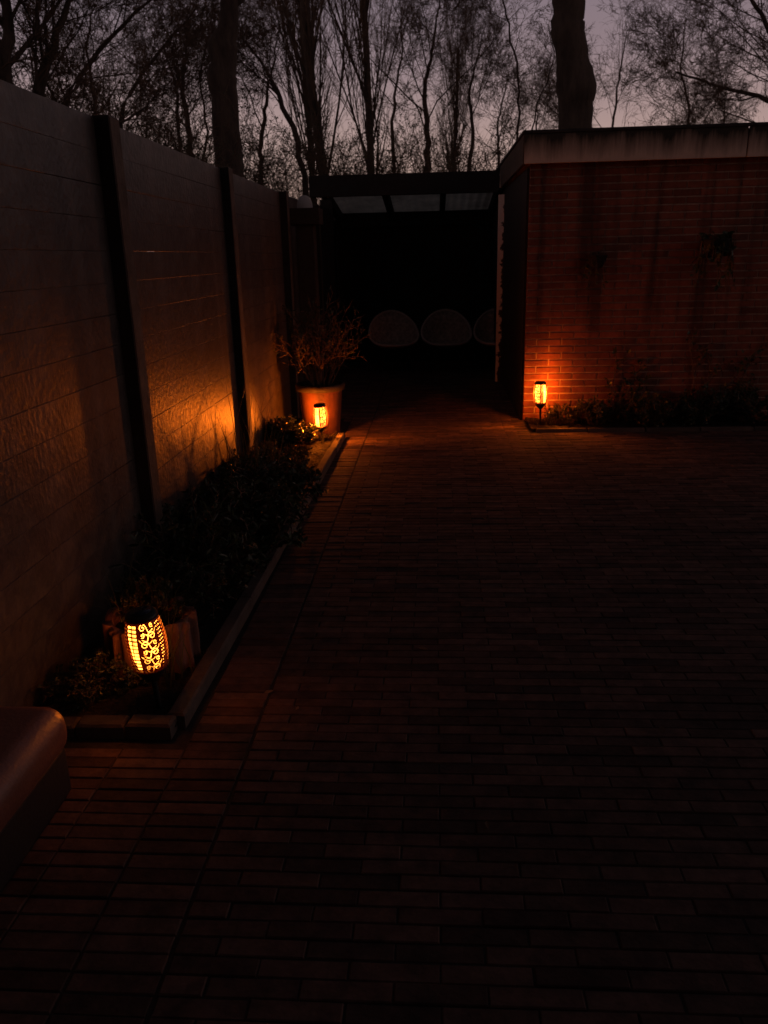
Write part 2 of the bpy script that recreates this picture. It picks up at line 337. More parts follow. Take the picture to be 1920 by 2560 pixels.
# ------------------------------------------------------------------ fence
fence = empty('fence', (FX, 5, 0), label='tall grey plank fence with concrete posts along the planted bed', cat='fence')
PY = [1.58-2.04, 1.58, 3.62, 5.65, 7.72, 9.80]
for py_ in PY:
    v, f = chamfer_brick(.115, .10, 2.085, .008)
    o = link('post', mk('post', v, f), M['post'], fence, (.002, py_-5, 0)); o.rotation_euler = (rnd.uniform(-.004, .004), rnd.uniform(-.003, .006), 0)
    box('post_shade_strip', -.058, .056, -.066, -.051, 0, 2.08, M['postshade'], o)  # added strip, puts the shade of the post's near face into colour
pit = .1312
for a, b in zip(PY[:-1], PY[1:]):
    ln = b-a-.11; v0 = []
    for j in range(16):
        z0 = 2.076-pit*(j+1); c = .0010; t = .028; hh = pit-.001
        prof = [(0-t, 0), (0-c, 0), (0, c), (0, hh-c), (-c, hh), (-t, hh)]
        V = np.array([[p, yy, q] for yy in (-ln/2, ln/2) for p, q in prof], float)
        Fc = [[i, (i+1) % 6, 6+(i+1) % 6, 6+i] for i in range(6)]+[[0, 3, 2, 1], [0, 5, 4, 3], [6, 7, 8, 9], [6, 9, 10, 11]]
        if z0 < -.03: continue
        me = mk('plank', V, Fc); o = link('plank', me, M['plank'], fence, (rnd.uniform(-.0006, .0003), (a+b)/2-5, z0)); o.rotation_euler = (rnd.uniform(-.0012, .0012), rnd.uniform(-.001, .001), 0)

# ------------------------------------------------------------------ brick shed
shed = empty('brick_shed', (.82, YW, 0), label='flat roofed red brick shed with a broad stained cream fascia', cat='shed')
def rel(o, c=(.82, YW, 0)): o.location = (-c[0], -c[1], -c[2]); return o
ZT = 2.30; XS = .82; XE = 4.5; YB = 12.1
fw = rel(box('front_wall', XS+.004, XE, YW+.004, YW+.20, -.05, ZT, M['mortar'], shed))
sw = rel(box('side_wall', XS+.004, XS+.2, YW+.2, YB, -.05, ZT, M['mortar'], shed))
bl, bh, bj, cp = .212, .0505, .0115, .0622
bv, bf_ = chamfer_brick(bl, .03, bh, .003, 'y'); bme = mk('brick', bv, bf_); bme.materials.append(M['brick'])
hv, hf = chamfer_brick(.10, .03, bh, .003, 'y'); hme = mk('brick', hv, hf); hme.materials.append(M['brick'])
bc = []
for r_ in range(37):
    z = .01+bh/2+r_*cp
    if z > ZT: break
    x = XS-.002
    if r_ % 2: bc.append((x+.05, z, 1)); x += .10+bj
    x += bl/2
    while x < XE-.1: bc.append((x, z, 0)); x += bl+bj
def bscore(b):
    px, py, k = proj((b[0], YW, b[1])); return k if -20 < px < 1960 and py > 412 else 50+k
order = sorted(range(len(bc)), key=lambda i: bscore(bc[i])); nearb = set(order[:300]); rest = []
for i, (x, z, h) in enumerate(bc):
    dy = -.006+rnd.uniform(-.0015, .0015)
    if i in nearb:
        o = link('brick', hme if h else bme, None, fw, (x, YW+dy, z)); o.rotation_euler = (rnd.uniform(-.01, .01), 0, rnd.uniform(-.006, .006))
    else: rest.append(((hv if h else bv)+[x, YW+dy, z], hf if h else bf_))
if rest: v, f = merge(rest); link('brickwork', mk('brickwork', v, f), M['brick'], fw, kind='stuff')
y = YW+.045
while y < YB-.05:
    rel(box('side_board', XS-.022, XS+.003, y, min(y+.144, YB), -.02, 2.2, M['black'], shed, bev=.003)) if y < YB-.1 else None; y += .148
# roof slab, fascia boards butted with small gaps, metal edge trim
rel(box('roof', XS-.05, XE, YW-.15, YB, ZT+.003, 2.43, M['roofing'], shed))
rel(box('soffit', XS-.05, XE, YW-.15, YW+.0, 2.255, 2.285, M['black'], shed))
xs = XS-.075
for xe in (2.56, XE):
    rel(box('fascia_board', xs+.004, xe-.006, YW-.178, YW-.152, 2.212, 2.440, M['fascia'], shed, bev=.003)); xs = xe
rel(box('fascia_board', XS-.080, XS-.052, YW-.150, YW+2.30, 2.212, 2.440, M['column'], shed, bev=.003))
rel(box('fascia_board', XS-.080, XS-.052, YW+2.305, YW+2.39, 2.212, 2.440, M['fascia'], shed, bev=.003, label='pale end piece of the side fascia'))
rel(box('roof_edge_trim', XS-.09, XE, YW-.19, YW-.14, 2.443, 2.468, M['roofing'], shed, bev=.004))
rel(box('roof_edge_trim', XS-.09, XS-.04, YW-.137, YB, 2.443, 2.468, M['roofing'], shed, bev=.004))

# ------------------------------------------------------------------ veranda between fence and shed
ver = empty('veranda', (-.3, 10, 0), label='dark open veranda with low translucent roof between fence and brick shed', cat='veranda')
rv = lambda o: rel(o, (-.3, 10, 0))
rv(box('beam', -1.455, .735, 9.90, 10.0, 2.175, 2.405, M['black'], ver, bev=.004))
rv(box('post', -1.34, -1.20, 9.92, 10.04, 0, 2.148, M['black'], ver, bev=.004))
rv(box('trim_post', .735, .812, 9.92, 9.99, 0, 2.148, M['peel'], ver, bev=.003, label='narrow upright post with white paint peeling off'))
def rafter(xa):
    v = boxv(xa-.035, xa+.035, 10.003, 12.0, 0, .12); v[:, 2] += 2.235-(v[:, 1]-10)*.135; rv(link('rafter', mk('rafter', v, BF), M['black'], ver))
for xa in (-1.33, -.60, .10, .77): rafter(xa)
nx = 90; xs_ = np.linspace(-1.45, .80, nx); V = []
for yy in (10.002, 12.08):
    for x in xs_: V.append([x, yy, 2.37-(yy-10)*.135+.008*math.sin(x*60)])
i = np.arange(nx-1); rv(link('roof_sheet', mk('roof_sheet', V, np.stack([i, i+1, i+1+nx, i+nx], 1), True), M['polycarb'], ver))
rv(box('back_beam', -1.45, .80, 11.9, 12.0, 1.90, 2.09, M['black'], ver))
bw = rv(box('back_wall', -1.45, .81, 12.04, 12.07, 0, 2.03, M['black'], ver))
xs = -1.44
while xs < .78:
    w = .145; b_ = box('plank', xs, min(xs+w-.004, .80), 12.02, 12.038+rnd.uniform(0, .001), .02, 1.99, M['darkwood'], bw); xs += w
sd = rv(box('side_screen', -1.44, -1.41, 10.05, 12.0, 0, 2.0, M['black'], ver))

# column with white dome at the end of the fence
col = empty('garden_column', (-1.215, 7.95, 0), label='slim brown garden column topped with a white dome beside the veranda', cat='column')
b_ = box('shaft', -.085, .085, -.085, .085, 0, 1.80, M['column'], col, bev=.008)
b_ = box('cap_box', -.15, .15, -.13, .13, 1.803, 1.945, M['column'], col, bev=.006)
lathe('dome', [(.074, 1.947), (.075, 1.965), (.070, 2.00), (.058, 2.03), (.039, 2.05), (.017, 2.062), (.001, 2.064)], 24, M['white'], col)

# ------------------------------------------------------------------ bucket chairs
def make_chair():
    t = empty('tub_chair'); n = 40; k = 9; V = []
    a = np.arange(n)/n*2*math.pi; back = (np.sin(a)+1)/2
    rz = .375+.41*back**1.7; rx_ = .325*np.cos(a)*(1+.04*back); ry = .27*np.sin(a)+.05*back
    for j in range(k):
        s = j/(k-1); e_ = s**.62; zz = .33+(rz-.33)*s**2.2; V.append(np.stack([rx_*e_, ry*e_, zz], 1))
    V = np.concatenate(V); i = np.arange(n); Fc = np.concatenate([np.stack([j*n+i, j*n+(i+1) % n, (j+1)*n+(i+1) % n, (j+1)*n+i], 1) for j in range(k-1)])
    o = link('shell', mk('shell', V, Fc, True), M['wicker'], t); s_ = o.modifiers.new('solid', 'SOLIDIFY'); s_.thickness = .018; s_.offset = 0
    pts = [(rx_[q % n], ry[q % n], rz[q % n]) for q in range(n+1)]; tube_obj('rim', [(pts, [.017]*(n+1))], 8, M['rim'], t)
    for sx in (-1, 1):
        for sy in (-1, 1): tube_obj('leg', [([(sx*.14, sy*.12, .345), (sx*.22, sy*.2, 0)], [.016, .012])], 6, M['black'], t)
    lathe('cushion', [(.001, .365), (.17, .375), (.2, .36), (.2, .345)], 20, M['wicker'], t)
    return t
def copy_tree(o, parent=None):
    c = o.copy(); COL.objects.link(c); c.parent = parent
    for ch in o.children: copy_tree(ch, c)
    return c
ch0 = make_chair()
for i, (px, lb, a) in enumerate(((983, 'leftmost round wicker tub chair in the dark veranda', .12), (1117, 'middle round wicker tub chair of the row in the veranda', 0), (1252, 'right wicker tub chair half hidden by the peeling white post', -.06))):
    c = ch0 if i == 0 else copy_tree(ch0)
    p = atY(px, 858, 10.72); c.location = (p[0], 10.98, 0); c.rotation_euler = (0, 0, a+math.radians(3))
    tag(c, lb, 'chair', 'tub chairs standing in the veranda')

# ------------------------------------------------------------------ solar garden torches
def lantern_open():
    nu, nv = 320, 96; R0 = .0625; Hh = .172; circ = 2*math.pi*R0
    op = np.zeros((nv, nu), bool); U, Vv = np.meshgrid((np.arange(nu)+.5)/nu, (np.arange(nv)+.5)/nv)
    sec = 1/3; s = U % sec
    sw0, sw1 = .112, .276
    slit = (s > .012) & (s < .098) & (np.abs(s-.055) > .0035) & (((Vv*13.5) % 1) > .36) & (Vv > .02) & (Vv < .98)
    dots = np.zeros_like(op)
    for c0 in (.288, .306, .324):
        dots |= ((s-c0)*circ)**2+((((Vv*15+(c0*50 % 1)) % 1)-.5)*Hh/15)**2 < .0017**2
    X = (s-sw0)*circ; Y = Vv*Hh; wid = (sw1-sw0)*circ; st = []
    def spiral(cx, cy, R, a0, d, turns=1.35):
        for q in range(60):
            t = q/59; r = R*(1-.78*t); a = a0+d*turns*2*math.pi*t; st.append((cx+r*math.cos(a), cy+r*math.sin(a)))
    def tail(x0, y0, x1, y1, bend):
        for q in range(25):
            t = q/24; st.append((x0+(x1-x0)*t+bend*math.sin(math.pi*t)*(y1-y0), y0+(y1-y0)*t-bend*math.sin(math.pi*t)*(x1-x0)))
    yy = .006
    for r_ in range(6):
        lf = r_ % 2; cx = wid*(.28 if lf else .70); d = 1 if lf else -1
        spiral(cx, yy+.013, .0128, (.2 if lf else 2.9), d, 1.25)
        spiral(wid-cx+(.005 if lf else -.005), yy+.018, .0072, (-1.2 if lf else 4.3), -d, 1.0)
        tail(cx, yy-.003, wid*(.97 if lf else .03), yy+.004, .3*d); tail(wid*.5, yy+.012, wid*(.80 if lf else .2), yy+.004, .5*d); yy += .0278
    S = np.array(st); pan = (s > sw0) & (s < sw1) & (Vv > .02) & (Vv < .98)
    ii = np.argwhere(pan); d2 = np.full(len(ii), 9.)
    xy = np.stack([X[pan], Y[pan]], 1)
    for q in range(0, len(S), 200):
        d2 = np.minimum(d2, ((xy[:, None]-S[None, q:q+200])**2).sum(-1).min(1))
    sw = np.zeros_like(op); sw[pan] = d2 < .00106**2
    op = slit | dots | sw
    t = np.linspace(0, 1, nv+1); Rr = .0485+.0140*np.sin(math.pi*(t*.90+.10))**.8
    Z = t*Hh; a = np.arange(nu)/nu*2*math.pi
    V = np.stack([Rr[:, None]*np.cos(a), Rr[:, None]*np.sin(a), np.repeat(Z[:, None], nu, 1)], -1).reshape(-1, 3)
    j, i = np.nonzero(~op); Fc = np.stack([j*nu+i, j*nu+(i+1) % nu, (j+1)*nu+(i+1) % nu, (j+1)*nu+i], 1)
    me = mk('shade', V, Fc, True); me.materials.append(M['shell']); return me
shade_me = lantern_open()
def torch(head, foot, spin, strength, watts, label, sc=1.0):
    head = np.array(head, float); foot = np.array(foot, float)
    t = empty('garden_torch', foot, label=label, cat='garden torch', group='lit solar torches with pierced shades')
    ax = head-foot; hl = np.linalg.norm(ax)/sc; t.scale = (sc, sc, sc); q = Vector((0, 0, 1)).rotation_difference(Vector(ax)); t.rotation_mode = 'QUATERNION'; t.rotation_quaternion = q
    b = hl-.086     # bottom of the shade along the pole
    o = link('shade', shade_me, None, t, (0, 0, b)); o.rotation_euler = (0, 0, spin)
    lathe('flame_sleeve', [(.042, b+.005), (.048, b+.04), (.051, b+.09), (.049, b+.135), (.043, b+.168)], 32, emit_mat('flame_glow', strength), t)
    lathe('cap', [(.030, b+.171), (.050, b+.1725), (.051, b+.175), (.047, b+.187), (.038, b+.190), (.001, b+.191)], 32, M['plastic'], t)
    lathe('solar_panel', [(.001, b+.1925), (.033, b+.1925), (.033, b+.1915)], 24, M['panel'], t)
    lathe('cup', [(.040, b+.004), (.052, b+.003), (.053, b-.003), (.042, b-.022), (.022, b-.047), (.015, b-.055), (.001, b-.056)], 28, M['plastic'], t)
    tube_obj('stake', [([(0, 0, -.06), (0, 0, 0), (0, 0, b-.05)], [.003, .009, .009])], 10, M['black'], t)
    ld = bpy.data.lights.new('led', 'POINT'); ld.color = (1, .19, .010); ld.energy = watts; ld.shadow_soft_size = .026
    lo = bpy.data.objects.new('led', ld); COL.objects.link(lo); lo.parent = t; lo.location = (0, 0, b+.088)
    return t
torch(atY(366, 1603, 2.37), (atY(366, 1603, 2.37)[0]+.012, 2.385, .0), math.radians(231), 17, 3.6, 'large glowing torch in the foreground bed, nearest the camera, standing before the bark planter', 1.07)
torch(atY(801, 1040, 6.62), (-.965, 6.64, .0), math.radians(230), 30, 105.0, 'small glowing torch standing against the terracotta plant pot')
torch(atY(1351, 983, 7.23), (.95, 7.24, .0), math.radians(166), 30, 56.0, 'small glowing torch at the foot of the red brick wall')

# ------------------------------------------------------------------ pot with shrub, stump, box
pc = (-1.01, 6.98)
pot = empty('plant_pot', (*pc, 0), label='terracotta plant pot with dark rim lit by the torch in front', cat='plant pot')
lathe('body', [(.001, .0), (.145, .0), (.155, .02), (.175, .2), (.19, .40)], 40, M['pot'], pot)
lathe('rim', [(.192, .398), (.215, .402), (.218, .45), (.208, .458), (.192, .455), (.188, .42)], 40, M['potrim'], pot)
lathe('potting_soil', [(.187, .425), (.1, .432), (.001, .435)], 30, M['soil'], pot)

def grow(p, d, ln, rad, lv, P, out, rr):
    """recursive branch; P = per level (segments, wiggle, up, n children, angle, length ratio)"""
    seg, wig, up, nch, ang, lr = P[lv]; pts = [p]; rs = [rad]; sl = ln/seg; x, y, z = p; dx, dy, dz = d; tip = rad*(.25 if lv else .35)
    dirs = [d]
    for i in range(seg):
        dx += rr.gauss(0, wig); dy += rr.gauss(0, wig); dz += rr.gauss(0, wig)+up; m = math.sqrt(dx*dx+dy*dy+dz*dz) or 1; dx /= m; dy /= m; dz /= m
        x += dx*sl; y += dy*sl; z += dz*sl; pts.append((x, y, z)); rs.append(rad+(tip-rad)*(i+1)/seg); dirs.append((dx, dy, dz))
    out[lv].append((pts, rs))
    if lv+1 >= len(P): return
    kids(pts, dirs, rs, ln, lv, P, out, rr)
def kids(pts, dirs, rs, ln, lv, P, out, rr, start=.2):
    seg, wig, up, nch, ang, lr = P[lv]; n = len(pts)-1; k = nch if rr.random() < .7 else nch-1
    for c in range(max(1, k)):
        t = start+(1-start)*(c+rr.random())/max(1, k); f = min(n-1e-3, t*n); i = int(f); u = f-i
        q = tuple(pts[i][j]*(1-u)+pts[i+1][j]*u for j in range(3)); dd = dirs[min(i+1, n)]
        a = rr.random()*6.283; s = math.sin(ang*rr.uniform(.7, 1.3)); cc = math.cos(ang)
        vx, vy, vz = rr.gauss(0, 1), rr.gauss(0, 1), rr.gauss(0, 1); dt = vx*dd[0]+vy*dd[1]+vz*dd[2]; vx -= dt*dd[0]; vy -= dt*dd[1]; vz -= dt*dd[2]; m = math.sqrt(vx*vx+vy*vy+vz*vz) or 1
        nd = (dd[0]*cc+vx/m*s, dd[1]*cc+vy/m*s, dd[2]*cc+vz/m*s)
        grow(q, nd, ln*lr*(1-.45*t)*rr.uniform(.7, 1.25), max(.0046, rs[i]*(rr.uniform(.2, .4) if lv == 0 and ln > 4 else rr.uniform(.42, .6))), lv+1, P, out, rr)
def leaf_points(polys, per, r):
    P = []
    for pts, _ in polys:
        for _k in range(per):
            i = r.integers(0, len(pts)-1); t = r.random(); P.append([pts[i][j]*(1-t)+pts[i+1][j]*t for j in range(3)])
    return np.array(P)
def shrub_parts(seed, stems, h, spread, P, per, lsize, width=.45, lm='leaf', rad=.008, tilt=.5, lrng=None):
    rr = random.Random(seed); out = [[] for _ in P]; r = np.random.default_rng(seed)
    for _ in range(stems):
        a = rr.random()*6.283; q = rr.random()**.5*spread*.3; tl = rr.random()*tilt
        grow((q*math.cos(a), q*math.sin(a), 0), (math.cos(a)*tl, math.sin(a)*tl, 1-.4*tl), h*rr.uniform(.6, 1.1), rad*rr.uniform(.7, 1.2), 0, P, out, rr)
    V, Fc = tubes([b for l in out for b in l], 3); stem = mk('stems', V, Fc, True); stem.materials.append(M['twig'])
    leaf = None
    if per:
        V, Fc = leaves(leaf_points(out[-1], per, r), lsize, width, r=r); leaf = mk('foliage', V, Fc); leaf.materials.append(M[lm])
    return stem, leaf
def place(name, parts, loc, rz, s, **kw):
    t = empty(name, loc, **kw); t.rotation_euler = (0, 0, rz); t.scale = (s if isinstance(s, tuple) else (s, s, s))
    link('stems', parts[0], None, t)
    if parts[1]: link('foliage', parts[1], None, t)
    return t
PS = [(4, .10, .05, 7, .7, .6), (3, .15, .02, 5, .8, .55), (3, .2, 0, 0, 0, 0)]
potshrub = shrub_parts(3, 20, .58, .30, PS, 2, .028, .4, rad=.005, tilt=.62)
place('potted_shrub', potshrub, (*pc, .43), .3, 1.0, label='bushy evergreen shrub growing out of the terracotta pot', cat='shrub')
low = [shrub_parts(20+i, 24, .24, .55, PS, 3, .027, .5, rad=.004, tilt=1.0) for i in range(3)]
fern = shrub_parts(31, 30, .42, .4, [(4, .08, -.05, 6, .5, .4), (3, .1, -.05, 0, 0, 0)], 5, .05, .25, rad=.003, tilt=1.1)
GB = 'low evergreen shrubs filling the fence bed'
for loc, k, rz, s, lb in (
    ((-1.16, 3.30, .02), 0, 0, .95, 'small leaved low shrub in the bed just behind the bark stump'),
    ((-1.08, 3.95, .02), 1, 1.2, 1.45, 'wide dark shrub spilling over the kerb in the middle of the bed'),
    ((-1.05, 4.55, .02), 2, 2.2, 1.40, 'wide dark shrub beyond the widest one, near the middle fence post'),
    ((-1.16, 5.15, .02), 0, 4.0, 1.10, 'rounded low shrub beneath the glow of the second fence panel'),
    ((-1.16, 5.72, .02), 1, 3.0, .80, 'low shrub in the bed beside the second visible fence post'),
    ((-1.20, 2.52, .02), 2, 5.0, .62, 'sparse little plant between the front kerb and bark stump')):
    place('low_shrub', low[k], loc, rz, (s, s, s*.8), label=lb, cat='shrub', group=GB)
place('glossy_shrub', shrub_parts(44, 22, .30, .45, PS, 4, .040, .62, rad=.004, tilt=.9), (-1.22, 6.40, .02), 0, (.8, .8, .62), label='glossy leaved shrub catching sparks of torchlight left of the terracotta pot', cat='shrub')
place('fern', fern, (-1.23, 3.62, .02), .5, 1.05, label='arching feathery plant against the fence beside the nearest tall post', cat='fern')
# tall dry stalks against the glowing fence panel
def tuft(name, n, rad, h, w, lean, loc, m, seed, **kw):
    r = np.random.default_rng(seed); a = r.random(n)*6.283; q = r.random(n)**.5*rad
    V, Fc = blades(np.stack([q*np.cos(a), q*np.sin(a), np.zeros(n)], 1), h, w, lean, r)
    return link(name, mk(name, V, Fc, True), M[m], None, loc, **kw)
tuft('dry_stalks', 46, .20, .72, .010, .35, (-1.24, 5.02, .02), 'blade', 5, label='upright dry stalks standing in front of the orange lit fence panel', cat='plant')
tuft('grass_tuft', 60, .13, .36, .009, .7, (-1.17, 2.90, .02), 'blade', 6, label='arching grass tuft growing behind the bark stump', cat='grass')
tuft('grass_tuft', 34, .09, .30, .007, .6, (-1.00, 2.60, .02), 'blade', 7, label='thin grass blades between the foreground torch and stump', cat='grass')
tuft('grass_tuft', 40, .12, .16, .006, .8, (.96, 7.20, .015), 'blade', 12, label='short dark grass around the foot of the brick wall torch', cat='grass')
tuft('grass_tuft', 30, .12, .16, .006, .8, (-.97, 6.58, .015), 'blade', 13, label='short grass around the foot of the torch at the pot', cat='grass')
tuft('grass_tuft', 26, .10, .34, .006, .7, (1.16, 7.22, .02), 'drylf', 8, label='fine dry grass lit up right beside the brick wall torch', cat='grass')
# bark covered stump
def stump():
    n = 120; r = np.random.default_rng(9); a = np.arange(n)/n*2*math.pi
    ridge = sum(r.random()*.05*np.sin(a*k+r.random()*6.28) for k in (3, 5, 9, 14, 21))+.13*(np.abs(np.sin(a*10.5+np.sin(a*3)*1.8))**.6)-.06
    V = []; zs = np.linspace(0, .21, 9)
    for z in zs: V.append(np.stack([(.155*(1+ridge+.02*np.sin(a*17+z*30))*(1.06-.18*z))*np.cos(a), (.155*(1+ridge+.02*np.sin(a*13-z*24))*(1.06-.18*z))*np.sin(a), np.full(n, z)+(.012*np.sin(a*7) if z > .20 else 0)], 1))
    V.append(np.stack([.135*np.cos(a), .135*np.sin(a), np.full(n, .205)], 1)); V.append(np.stack([.13*np.cos(a), .13*np.sin(a), np.full(n, .15)], 1))
    V = np.concatenate(V); i = np.arange(n); return mk('bark_ring', V, np.concatenate([np.stack([j*n+i, j*n+(i+1) % n, (j+1)*n+(i+1) % n, (j+1)*n+i], 1) for j in range(10)]), True)
bp = empty('bark_planter', (atY(384, 1640, 2.74)[0], 2.74, .005), label='short round planter of ridged bark glowing red behind the nearest torch', cat='planter')
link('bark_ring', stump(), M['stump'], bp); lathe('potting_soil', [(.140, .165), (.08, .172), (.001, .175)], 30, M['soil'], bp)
place('planter_plant', low[1], (bp.location[0], 2.78, .17), 2.0, (.42, .42, .55), label='dark small leaved plant growing in the round bark planter', cat='plant')
# storage box at the lower left
sb = empty('storage_box', (-1.31, 1.33, -.210), label='low dark box with a thick rounded lid against the fence at the lower left', cat='storage box')
def rbox(name, x0, x1, y0, y1, z0, z1, w, m):
    o = box(name, x0, x1, y0, y1, z0, z1, m, sb); b = o.modifiers.new('b', 'BEVEL'); b.width = w; b.segments = 7; b.limit_method = 'NONE'
    for p in o.data.polygons: p.use_smooth = True
    return o
rbox('body', -.235, .225, -.62, .64, .21, .375, .02, M['cover'])
rbox('lid', -.25, .245, -.64, .665, .35, .505, .066, M['lid'])
ptsb = [(.226, -.55, .37), (.2265, 0, .37), (.2265, .6, .37), (.21, .632, .37), (.17, .642, .37), (-.2, .642, .37)]
tube_obj('seam', [(ptsb, [.004]*6)], 6, M['plastic'], sb)

# ------------------------------------------------------------------ plants and pots at the shed wall
GW = 'low dark plants along the foot of the shed wall'
wl = [(1.18, 7.24, .62, 0, 'little low plant just right of the torch at the wall corner'), (1.42, 7.24, .85, 1, 'dark low plant between the wall torch and the climbing stems'), (1.85, 7.22, .95, 2, 'dark leafy mound beneath the climbing stems on the wall'),
      (2.33, 7.24, 1.0, 0, 'dark leafy mound right of the climber at the wall foot'), (2.85, 7.22, 1.1, 1, 'dark leafy mound cut by the right edge of the picture')]
for x, y, s, k, lb in wl: place('low_shrub', low[k], (x, y, .015), x*3, (s, s*.8, s), label=lb, cat='shrub', group=GW)
PC = [(6, .12, .12, 6, .7, .45), (4, .18, .1, 3, .8, .5), (3, .2, .05, 0, 0, 0)]
def climber(loc, seed, h, label, per=3, n=6, lean=(.25, 0)):
    rr = random.Random(seed); out = [[], [], []]
    for _ in range(n): grow((rr.uniform(-.15, .15), 0, 0), (rr.gauss(lean[0], .25), 0, 1), h*rr.uniform(.7, 1.1), .007, 0, PC, out, rr)
    pl = [([(x, -abs(y)*.35-.01, z) for x, y, z in p], r) for l in out for p, r in l]
    t = empty('climbing_plant', loc, label=label, cat='climbing plant')
    tube_obj('stems', pl, 4, M['twig'], t)
    V, Fc = leaves(leaf_points(pl[n:], per, np.random.default_rng(seed)), .035, .6); V[:, 1] = np.minimum(V[:, 1], -.006)
    link('foliage', mk('foliage', V, Fc), M['leaf'], t)
climber((1.68, YW-.012, .02), 51, .55, 'thin climbing plant with dark twigs leaning right on the brick wall', 2, 3)
climber((2.45, YW-.012, .02), 52, .8, 'dark climber with few leaves low on the unlit right of the brick wall', 2, 4)
def hanging(loc, s, label, seed, n, ln):
    t = empty('hanging_planter', loc, label=label, cat='hanging planter'); t.scale = (s, s, s)
    lathe('bowl', [(.001, -.10), (.045, -.095), (.07, -.05), (.082, 0), (.086, .004), (.078, .006), (.07, -.02), (.001, -.025)], 24, M['black'], t)
    tube_obj('bracket', [([(0, .095, .0), (0, .095, -.04), (0, .09, -.06), (0, .05, -.06)], [.006]*4)], 6, M['black'], t)
    rr = random.Random(seed); pl = []
    for _ in range(n):
        a = rr.random()*6.283; x, y = .07*math.cos(a), .07*math.sin(a); l = ln*rr.uniform(.4, 1.1); pts = [(x*.3, y*.3, -.02), (x, y, .03)]
        z = .02; vx = x*.4
        for k in range(5): x += vx*.3+rr.gauss(0, .008); y = max(-.12, min(.08, y*1.05)); z -= l/5; pts.append((x, y, z))
        pl.append((pts, [.003]*len(pts)))
    tube_obj('trailing_stems', pl, 3, M['twig'], t)
    V, Fc = leaves(leaf_points(pl, 7, np.random.default_rng(seed)), .034, .6, up=-.3); V[:, 1] = np.minimum(V[:, 1], .09); link('foliage', mk('foliage', V, Fc), M['leaf'], t)
p = atY(1494, 640, YW-.10); hanging((p[0], YW-.10, p[2]), 1.0, 'small black planter hung on the brick wall above the torch', 61, 8, .30)
p = atY(1790, 600, YW-.16); hanging((p[0], YW-.16, p[2]), 1.5, 'larger black planter with trailing leaves high on the brick wall', 62, 26, .28)
# fallen leaves
n = 70; xs_ = rng.uniform(-.8, 3.2, n); ysl = rng.uniform(1.4, 7.0, n); Pn = np.stack([xs_, ysl, np.full(n, .006)], 1)
D = rng.normal(size=(n, 3)); D[:, 2] = .02
V, Fc = leaves(Pn, .032, .6, up=.05, D=D); V[:, 2] = .004+np.abs(V[:, 2]-.006)*.35
link('fallen_leaves', mk('fallen_leaves', V, Fc), M['drylf'], None, kind='stuff', label='scattered fallen leaves on the brick paving', cat='leaves')

# ------------------------------------------------------------------ trees beyond the garden
def tree_mesh(out, ntr, leafper=0, seed=0, lsize=.05, thin=3):
    V, Fc = merge([tubes(out[0], 14), tubes([b for l in out[1:ntr] for b in l], 6)]) if ntr > 1 and any(out[1:ntr]) else tubes(out[0], 14)
    tr = mk('trunk', V, Fc, True); tr.materials.append(M['bark'])
    pl = [b for l in out[ntr:] for b in l]; V, Fc = tubes(pl, thin)
    cr = mk('crown', V, Fc, True); cr.materials.append(M['twig']); lf = None
    if leafper:
        V, Fc = leaves(leaf_points(out[-1], leafper, np.random.default_rng(seed)), lsize, .6, r=np.random.default_rng(seed)); lf = mk('buds', V, Fc); lf.materials.append(M['bud'])
    return tr, cr, lf
def put_tree(name, ms, loc, rz, s, **kw):
    t = empty(name, loc, **kw); t.rotation_euler = (0, 0, rz); t.scale = (s, s, s)
    link('trunk', ms[0], None, t); link('crown', ms[1], None, t)
    if ms[2]: link('buds', ms[2], None, t)
    return t
def make_tree(seed, h, rad, P, lean=(0, 0), leafper=0, lsize=.05, ntr=2):
    rr = random.Random(seed); out = [[] for _ in P]; grow((0, 0, -.1), (lean[0], lean[1], 1), h, rad, 0, P, out, rr); return tree_mesh(out, ntr, leafper, seed, lsize)
def path_tree(path, P, seed, loc, start=.3, leafper=0, ntr=2, sub=4, rough=.0):
    """trunk follows a given list of (point, radius)"""
    rr = random.Random(seed); pts = []; rs = []
    for (a, ra), (b, rb) in zip(path[:-1], path[1:]):
        for k in range(sub):
            t = k/sub; pts.append(tuple(a[j]*(1-t)+b[j]*t-loc[j]+(rr.gauss(0, rough) if j < 2 else 0) for j in range(3))); rs.append(ra*(1-t)+rb*t)
    pts.append(tuple(path[-1][0][j]-loc[j] for j in range(3))); rs.append(path[-1][1])
    out = [[] for _ in P]; out[0].append((pts, rs)); n = len(pts); dirs = []
    for i in range(n):
        a = pts[max(0, i-1)]; b = pts[min(n-1, i+1)]; d = [b[j]-a[j] for j in range(3)]; m = math.sqrt(sum(c*c for c in d)); dirs.append(tuple(c/m for c in d))
    ln = math.dist(pts[0], pts[-1]); kids(pts, dirs, rs, ln, 0, P, out, rr, start); return tree_mesh(out, ntr, leafper, seed)
def W_(px, py, Y): return tuple(atY(px, py, Y))
def base(px, py, Y): p = atY(px, py, Y); return (p[0], Y, -.08)

